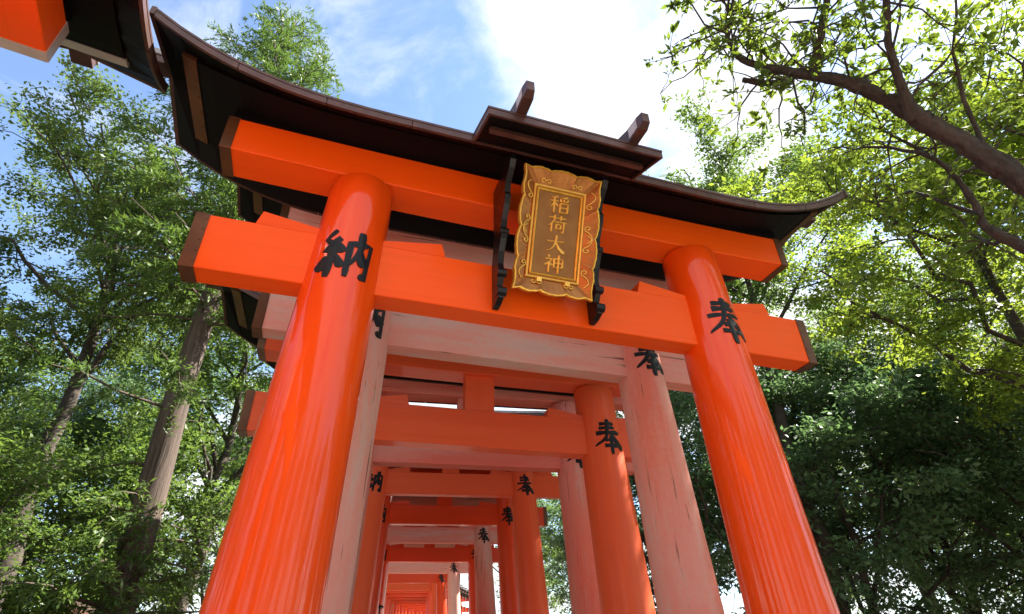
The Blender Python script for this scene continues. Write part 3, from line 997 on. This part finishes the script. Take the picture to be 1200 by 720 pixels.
def conifer(seed, height, r0, z0, rmax, n_br, per, leaf, droop=.35, profile=None):
    rng = np.random.default_rng(seed)
    mb = MB()
    trunk = bent((0, 0, -.3), (rng.normal() * .15, rng.normal() * .15, height), 0, rng, 10, .008)
    tr = [r0 * (1.3 if i == 0 else 1) * (1 - .93 * (i / 9) ** 1.1) for i in range(10)]
    mb.tube(trunk, tr, 16)
    C, D = [], []
    for i in range(n_br):
        t = (i + rng.uniform(0, .9)) / n_br
        z = z0 + (height * .985 - z0) * t
        if 3.7 < z < 7.0 and rng.uniform() < .93:
            continue                                    # the bare middle of the trunk
        f = z / height * 9
        k_ = min(8, int(f))
        p0 = trunk[k_] + (trunk[k_ + 1] - trunk[k_]) * (f - k_)
        rr = (profile(t) if profile else (1 - t) ** .8) * rmax * rng.uniform(.6, 1.15)
        th = i * 2.399 + rng.uniform(-.5, .5)
        d = np.array([math.cos(th), math.sin(th), 0])
        p1 = p0 + d * rr + np.array([0, 0, rr * rng.uniform(-.25, .25)])
        br = bent(p0, p1, .10, rng, 7, .06)
        mb.tube(br, np.linspace(.022 * (1 - .6 * t) + .010, .005, 7), 5)
        m_ = int(per * (.3 + rr / rmax))
        for j in range(6 + int(10 * rr / rmax)):
            u = rng.uniform(.12, 1.0)
            q = br[min(6, int(u * 6))] + rng.normal(size=3) * .06
            sd = np.array([-d[1], d[0], 0]) * rng.choice([-1, 1])
            dd = d * rng.uniform(.3, .9) + sd * rng.uniform(.2, 1.0) + np.array([0, 0, rng.uniform(-.5, .25)])
            dd /= np.linalg.norm(dd)
            ln = rng.uniform(.3, .7)
            ts = rng.uniform(0, 1, m_)
            base = q + dd * (ts * ln)[:, None] + np.array([0, 0, -1.0]) * (droop * ln * ts ** 2)[:, None] + rng.normal(size=(m_, 3)) * .035
            C.append(base)
            D.append(dd * .8 + rng.normal(size=(m_, 3)) * .6 + np.array([0, 0, -.15]))
    C, D = np.concatenate(C), np.concatenate(D)
    n_ = len(C)
    L = leaf[0] * rng.uniform(.6, 1.4, n_)
    return mb.mesh('trunk'), leaf_mesh('crown', C, D, L, L * leaf[1], rng, .1)


def plant(name, meshes, loc, rz, sc, lmat, bmat, label, cat='tree', group=None):
    r = empty(name, (loc[0], loc[1], ground_z(loc[0], loc[1]) if len(loc) < 3 else loc[2]), rz)
    r.scale = (sc, sc, sc) if not hasattr(sc, '__len__') else sc
    tag(r, label, cat, group)
    for nm, me, mt_ in (('trunk', meshes[0], MATS[bmat]), ('crown', meshes[1], MATS[lmat])):
        o = bpy.data.objects.new(nm, me)
        if not me.materials:
            me.materials.append(mt_)
        o.parent = r
        col.objects.link(o)
        o.material_slots[0].link = 'OBJECT'
        o.material_slots[0].material = mt_
    return r


# tall open tree on the left
A = broadleaf(11, 14.8, .26, (-1.1, .3, 11.2), (4.3, 4.0, 3.8), 17, 9, 5, 36, (.098, .50), .29, fork=.52, flat=.4)
plant('broadleaf_tree', A, (-6.3, 9.6), 0, .93, 'leaf feathery', 'bark', 'tall open-crowned tree with forking bare limbs against the sky')
# cedars
Cd = conifer(5, 17.0, .29, 1.6, 3.0, 190, 44, (.12, .24), .45, profile=lambda t: (.34 + .3 * abs(math.sin(t * 25)) if t < .22 else .5 + .5 * math.sin(min(1, t * 1.1) * math.pi)) * (1 if t < .93 else .5))
plant('cedar_tree', Cd, (-3.95, 7.5), 0.4, 1.0, 'leaf cedar', 'cedar bark', 'tall cedar with thick furrowed trunk rising behind the tunnel')

# prototypes of the surrounding wood
B1 = broadleaf(21, 10.5, .20, (0, 0, 6.3), (3.6, 3.6, 4.4), 18, 7, 5, 27, (.13, .50), .37, fork=.16, flat=.5)
B2 = broadleaf(22, 12.0, .22, (.3, 0, 8.0), (3.9, 3.7, 4.2), 17, 7, 5, 32, (.12, .46), .40, fork=.25, flat=.42)
B3 = broadleaf(23, 8.0, .13, (0, 0, 4.4), (3.0, 3.0, 3.6), 16, 6, 5, 30, (.12, .50), .38, fork=.12, flat=.5)


def polar(az, d):
    return (CAM.x + d * math.sin(RAD(az)), CAM.y + d * math.cos(RAD(az)))


wood = [  # azimuth, distance, prototype, scale, rotation, leaf material, label
    (-27, 17, B1, .68, .3, 'leaf dark', 'dark bushy tree of the wood beyond the open-crowned tree'),
    (-20, 20, B1, .78, 1.9, 'leaf dark', 'dark leafy tree behind the little brown hut'),
    (-15, 16.5, B3, .82, .8, 'leaf mid', 'low green tree between the hut and the cedar trunk'),
    (-9, 18, B2, 1.08, 2.6, 'leaf mid', 'green tree behind the cedar trunk beside the tunnel'),
    (-4, 24, B1, .9, 4.0, 'leaf dark', 'dark leafy tree filling the gap left of the tunnel pillars'),
    (-26.5, 10.8, B3, .62, 2.9, 'leaf mid', 'low bushy green tree growing near the hut'),
    (-36, 13, B3, .95, 4.9, 'leaf mid', 'green bushy tree at the foot of the open-crowned tree'),
    (-36, 16, B2, .90, 1.2, 'leaf feathery', 'fine-leaved tree whose top touches the open-crowned tree'),
    (-45, 13, B2, .85, 3.3, 'leaf mid', None),
    (-25, 25, B2, .95, 5.1, 'leaf mid', 'pale green tree seen through the bare limbs of the open-crowned tree'),
    (-14, 26, B2, 1.1, .1, 'leaf dark', 'dark tree far behind the tall cedar trunk'),
    (6, 58, B1, 1.6, .7, 'leaf mid', 'broad green tree closing the view at the very end of the tunnel'),
    (2, 30, B1, 1.0, .7, 'leaf dark', 'dark tree at the far end of the tunnel roofs'),
    (34, 15.5, B1, .86, 2.2, 'leaf dark', 'dark green tree standing close behind the glossy right pillar'),
    (41, 18, B1, .95, .9, 'leaf dark', 'dense dark green tree in the middle of the wood wall'),
    (48, 17, B3, 1.12, 3.1, 'leaf dark', 'low dense dark tree below the yellow-green canopy'),
    (54, 19.5, B1, .92, 5.0, 'leaf dark', 'dark tree with full crown right of the tall dense one'),
    (61, 17, B1, .82, 1.4, 'leaf dark', 'dark tree at the foot of the yellow-green canopy'),
    (27, 25, B1, .85, 1.0, 'leaf dark', 'dark tree seen between the pink and the orange right pillars'),
    (20, 32, B1, 1.0, 4.4, 'leaf mid', 'far green tree straight beyond the last gates'),
    (45, 27, B2, .85, .2, 'leaf mid', 'green tree in the far rank above the wood wall'),
    (58, 27, B2, .85, 2.0, 'leaf mid', 'far green tree filling the gap under the yellow-green canopy'),
    (61, 21, B2, 1.12, 1.2, 'leaf mid', 'mid green tree filling the gap beyond the yellow-green canopy'),
    (52, 22, B2, 1.05, 4.1, 'leaf mid', 'mid green tree behind the round-crowned tree'),
    (70, 21, B2, .9, 3.9, 'leaf mid', 'green tree behind the thin curving limbs'),
    (83, 18, B1, .85, .5, 'leaf mid', None),
    # unseen trees, most added behind the camera for dark reflections with sky gaps
    (112, 17, B1, .9, 1.5, 'leaf mid', None),
    (131, 24, B2, 1.0, .5, 'leaf dark', None),
    (150, 21, B2, 1.1, 2.2, 'leaf dark', None),
    (169, 22, B1, 1.2, 3.2, 'leaf dark', None),
    (187, 21, B2, 1.1, 4.2, 'leaf dark', None),
    (204, 23, B1, 1.15, 5.2, 'leaf dark', None),
    (226, 22, B2, 1.1, .2, 'leaf dark', None),
    (245, 21, B1, 1.1, 1.1, 'leaf dark', None),
    (266, 20, B2, 1.1, 2.7, 'leaf dark', None),
    (-75, 16, B1, 1.05, 1.2, 'leaf mid', None),
    (-60, 15, B2, .95, 2.4, 'leaf mid', None),
]
for az, d, proto, sc, rz, lm, lab in wood:
    p = polar(az, d)
    plant('broadleaf_tree', proto, p, rz, sc, lm, 'bark', lab or 'leafy tree of the loose, mostly unseen ring of wood added to face the front of the plaque gate', group='trees of the shrine wood')

# crown over the right roof end
B4 = broadleaf(31, 17.0, .24, (0, 0, 13.2), (3.9, 3.9, 3.6), 17, 8, 5, 40, (.11, .48), .34, fork=.55, flat=.42)
plant('broadleaf_tree', B4, polar(46, 16.5), .6, 1.0, 'leaf mid', 'bark', 'tall round-crowned tree showing over the right end of the gate roof')

# sunlit yellow-green canopy
B5 = broadleaf(41, 12.0, .20, (-.8, .2, 9.0), (4.2, 4.2, 3.4), 16, 8, 5, 36, (.105, .48), .34, fork=.45, flat=.38)
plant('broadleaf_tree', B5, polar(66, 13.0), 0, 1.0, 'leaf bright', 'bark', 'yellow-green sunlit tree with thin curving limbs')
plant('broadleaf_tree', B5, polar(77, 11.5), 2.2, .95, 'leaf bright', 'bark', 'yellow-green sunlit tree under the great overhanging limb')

# overhanging tree ------------------------------------------------
rng = np.random.default_rng(77)
root = empty('overhanging_tree', (4.3, -2.2, 0))
tag(root, 'old tree stretching a thick mossy limb over the gate', 'tree')
org = np.array([4.3, -2.2, 0.0])
limbs = [
    ('trunk', [(4.3, -2.2, -.2), (4.22, -2.15, 1.4), (3.95, -2.02, 2.6), (3.55, -1.88, 3.5), (3.27, -1.79, 4.14), (3.14, -1.73, 4.53), (2.97, -1.65, 4.92), (2.76, -1.55, 5.3), (2.56, -1.47, 5.62), (2.37, -1.36, 5.89), (2.12, -1.17, 6.15), (1.83, -.96, 6.52), (1.66, -1.04, 6.78), (1.64, -1.26, 7.02), (1.5, -1.5, 7.4)],
     [.24, .20, .17, .145, .125, .112, .104, .096, .086, .074, .058, .042, .030, .020, .012]),
    ('limb', [(2.14, -1.12, 6.11), (2.03, -.96, 6.24), (1.84, -.87, 6.33)], [.05, .042, .036]),
    ('limb', [(2.22, -1.25, 6.02), (2.18, -1.45, 6.23), (2.14, -1.69, 6.48), (2.05, -1.96, 6.76), (1.9, -2.2, 7.2)], [.06, .05, .042, .032, .016]),
    ('limb', [(2.72, -1.53, 5.33), (2.5, -1.67, 5.48), (2.32, -1.83, 5.72), (2.17, -2.03, 5.92), (1.97, -2.25, 6.14), (1.7, -2.5, 6.6)], [.085, .055, .045, .04, .032, .015]),
    ('limb', [(4.0, -2.05, 2.45), (4.0, -1.6, 3.3), (3.87, -1.37, 4.04), (3.75, -1.26, 4.43), (3.66, -1.15, 4.72), (3.63, -1.18, 4.99), (3.46, -1.19, 5.4), (3.2, -1.0, 6.0)], [.12, .095, .08, .065, .055, .04, .028, .015]),
]
LC, LD = [], []
tw = MB()


def leafy_twig(p0, d, ln, nl, rng):
    d = d / np.linalg.norm(d)
    p1 = p0 + d * ln
    P = bent(p0, p1, .06, rng, 5, .10)
    tw.tube(P - org, np.linspace(.005, .002, 5), 4)
    for q in range(nl):
        u = rng.uniform(.35, 1.05)
        k_ = min(3, int(u * 4))
        c_ = P[k_] + (P[k_ + 1] - P[k_]) * (u * 4 - k_)
        LC.append(c_ + rng.normal(size=3) * .025)
        LD.append(d * .7 + rng.normal(size=3) * .8 + np.array([0, 0, -.1]))
    # terminal rosette
    for q in range(9):
        LC.append(p1 + rng.normal(size=3) * .016)
        LD.append(d * .6 + rng.normal(size=3) * .9)


for nm, pts, rad in limbs:
    P = np.array(catmull([tuple(p) for p in pts], 12)) if len(pts) > 2 else np.array(pts)
    rr = np.interp(np.linspace(0, 1, len(P)), np.linspace(0, 1, len(rad)), rad)
    P2 = P + rng.normal(size=P.shape) * (rr * .03)[:, None]
    mb = MB()
    wob = np.convolve(rng.uniform(.80, 1.24, len(rr) + 4), np.ones(5) / 5, 'valid')
    mb.tube(P2 - org, rr * .66 * wob, 20)
    Q = np.array(mb.v)
    rq = np.repeat(rr, 20)
    ring_n = rng.normal(size=20) * .07
    Q[:len(rq)] += rng.normal(size=(len(rq), 3)) * (rq * .045)[:, None] + (Q[:len(rq)] - np.repeat(P2 - org, 20, 0)) * np.tile(ring_n, len(rr))[:, None]
    Q[len(rq):len(rq) + 20], Q[len(rq) + 20:] = Q[:20], Q[len(rq) - 20:len(rq)]
    mb.v = [tuple(q_) for q_ in Q]
    mb.build(nm, MATS['bark'], root)
    thin = [i for i in range(len(P)) if P[i][2] > 5.2 and rr[i] < .085]
    for i in thin[::2]:
        reps = 2 if rr[i] < .036 else int(rng.uniform() < .7)
        for _ in range(reps):
            d = rng.normal(size=3) * np.array([1, 1, .7]) + np.array([-.15, -.1, .3])
            d /= np.linalg.norm(d)
            ln = rng.uniform(.35, .95)
            q0, q1 = P[i], P[i] + d * ln
            br = bent(q0, q1, .08, rng, 6, .12)
            tw.tube(br - org, np.linspace(.011, .004, 6), 5)
            for j in range(int(rng.uniform(2, 5))):
                w0 = br[int(rng.uniform(2, 5.99))]
                leafy_twig(w0, rng.normal(size=3) * np.array([1, 1, .6]) + d * .7, rng.uniform(.12, .36), int(rng.uniform(3, 8)), rng)
# fuller boughs of the same tree towards its trunk side
for b0, b1, nb in (((3.3, -1.75, 4.4), (3.4, -2.3, 5.9), 9), ((3.0, -1.7, 4.9), (2.7, -2.4, 6.2), 8), ((3.6, -1.2, 4.8), (3.9, -.3, 5.9), 9), ((3.75, -1.25, 4.5), (4.5, -.6, 5.3), 12), ((2.6, -1.5, 5.6), (2.9, -1.0, 7.0), 5), ((3.4, -1.2, 5.4), (3.3, -.4, 6.3), 4), ((2.2, -2.0, 6.0), (2.6, -2.5, 7.2), 6)):
    br = bent(b0, b1, .08, rng, 8, .08)
    tw.tube(br - org, np.linspace(.022, .006, 8), 6)
    for j in range(nb):
        w0 = br[int(rng.uniform(2, 7.99))]
        d = rng.normal(size=3) * np.array([1, 1, .6])
        d /= np.linalg.norm(d)
        w1 = w0 + d * rng.uniform(.25, .6)
        s2 = bent(w0, w1, .05, rng, 5, .1)
        tw.tube(s2 - org, np.linspace(.008, .003, 5), 4)
        for q in range(3):
            leafy_twig(s2[int(rng.uniform(1, 4.99))], rng.normal(size=3) * np.array([1, 1, .6]) + d * .6, rng.uniform(.12, .34), int(rng.uniform(4, 9)), rng)
tw.build('twigs', MATS['bark'], root)
LC, LD = np.array(LC) - org, np.array(LD)
L = .082 * rng.uniform(.45, 1.35, len(LC))
mobj('crown', leaf_mesh('crown', LC, LD, L, L * .42, rng), MATS['leaf oak'], root)

# ------------------------------------------------------------------ little hut
hx, hy = -4.95, 8.4
hz = ground_z(hx, hy)
hut = empty('wooden_hut', (hx, hy, hz))
tag(hut, 'small brown hut with a low metal gable roof under the cedar', 'hut')
mb = MB()
mb.box(-.75, .75, 0, 3.0, -.3, 1.75)
mb.add([(-.75, 0.0, 1.75), (.75, 0.0, 1.75), (0, 0.0, 2.15), (-.75, 3.0, 1.75), (.75, 3.0, 1.75), (0, 3.0, 2.15)], [(0, 1, 2), (5, 4, 3)])
mb.build('wall', MATS['hut wall'], hut)
rf = empty('roof', (0, 0, 0))
bpy.data.objects.remove(rf)
mb = MB()
for sg in (-1, 1):
    a = [(sg * 1.05, -.35, 1.64), (0, -.35, 2.20), (0, -.35, 2.25), (sg * 1.05, -.35, 1.69)]
    b = [(x, 3.35, z) for x, y, z in a]
    mb.loft([a, b] if sg < 0 else [b, a])
roof = mb.build('roof', MATS['hut roof'], hut)
mb = MB()
mb.box(-.07, .07, -.38, 3.38, 2.19, 2.32)
mb.build('ridge_cap', MATS['dark wood'], roof)
mb = MB()
mb.box(.751, .79, .9, 1.7, -.02, 1.55)
dr = mb.build('door', MATS['dark wood'], hut)
mb = MB()
mb.box(.791, .82, 1.58, 1.62, .75, .9)
mb.build('handle', MATS['grey metal'], dr)

# ------------------------------------------------------------------ hanging lantern on the sixth gate's left pillar
lx, ly, lz = .02, 9.5, 2.60
lan = empty('hanging_lantern', (lx, ly, lz))
tag(lan, 'small black hanging lantern with pale panes beside the tunnel pillar', 'lantern')
mb = MB()
r4 = lambda r, z: [(r, r, z), (-r, r, z), (-r, -r, z), (r, -r, z)]
mb.loft([r4(.17, .13), r4(.155, .15), r4(.03, .21)])
mb.tube([(0, 0, .20), (0, 0, .34), (-.02, 0, .36)], .008, 6)
mb.tube([(-.02, 0, .36), (-.28, .02, .36)], .010, 6)
mb.build('cap', MATS['black lacquer'], lan)
mb = MB()
for sx in (-1, 1):
    for sy in (-1, 1):
        mb.box(sx * .095 - .01, sx * .095 + .01, sy * .095 - .01, sy * .095 + .01, -.14, .13)
mb.box(-.115, .115, -.115, .115, -.165, -.14)
mb.box(-.112, .112, -.112, .112, .118, .13)
mb.build('frame', MATS['black lacquer'], lan)
for sx, sy in ((1, 0), (-1, 0), (0, 1), (0, -1)):
    mb = MB()
    if sx:
        mb.box(sx * .092 - .003, sx * .092 + .003, -.084, .084, -.139, .117)
    else:
        mb.box(-.084, .084, sy * .092 - .003, sy * .092 + .003, -.139, .117)
    mb.build('pane', MATS['lantern paper'], lan)
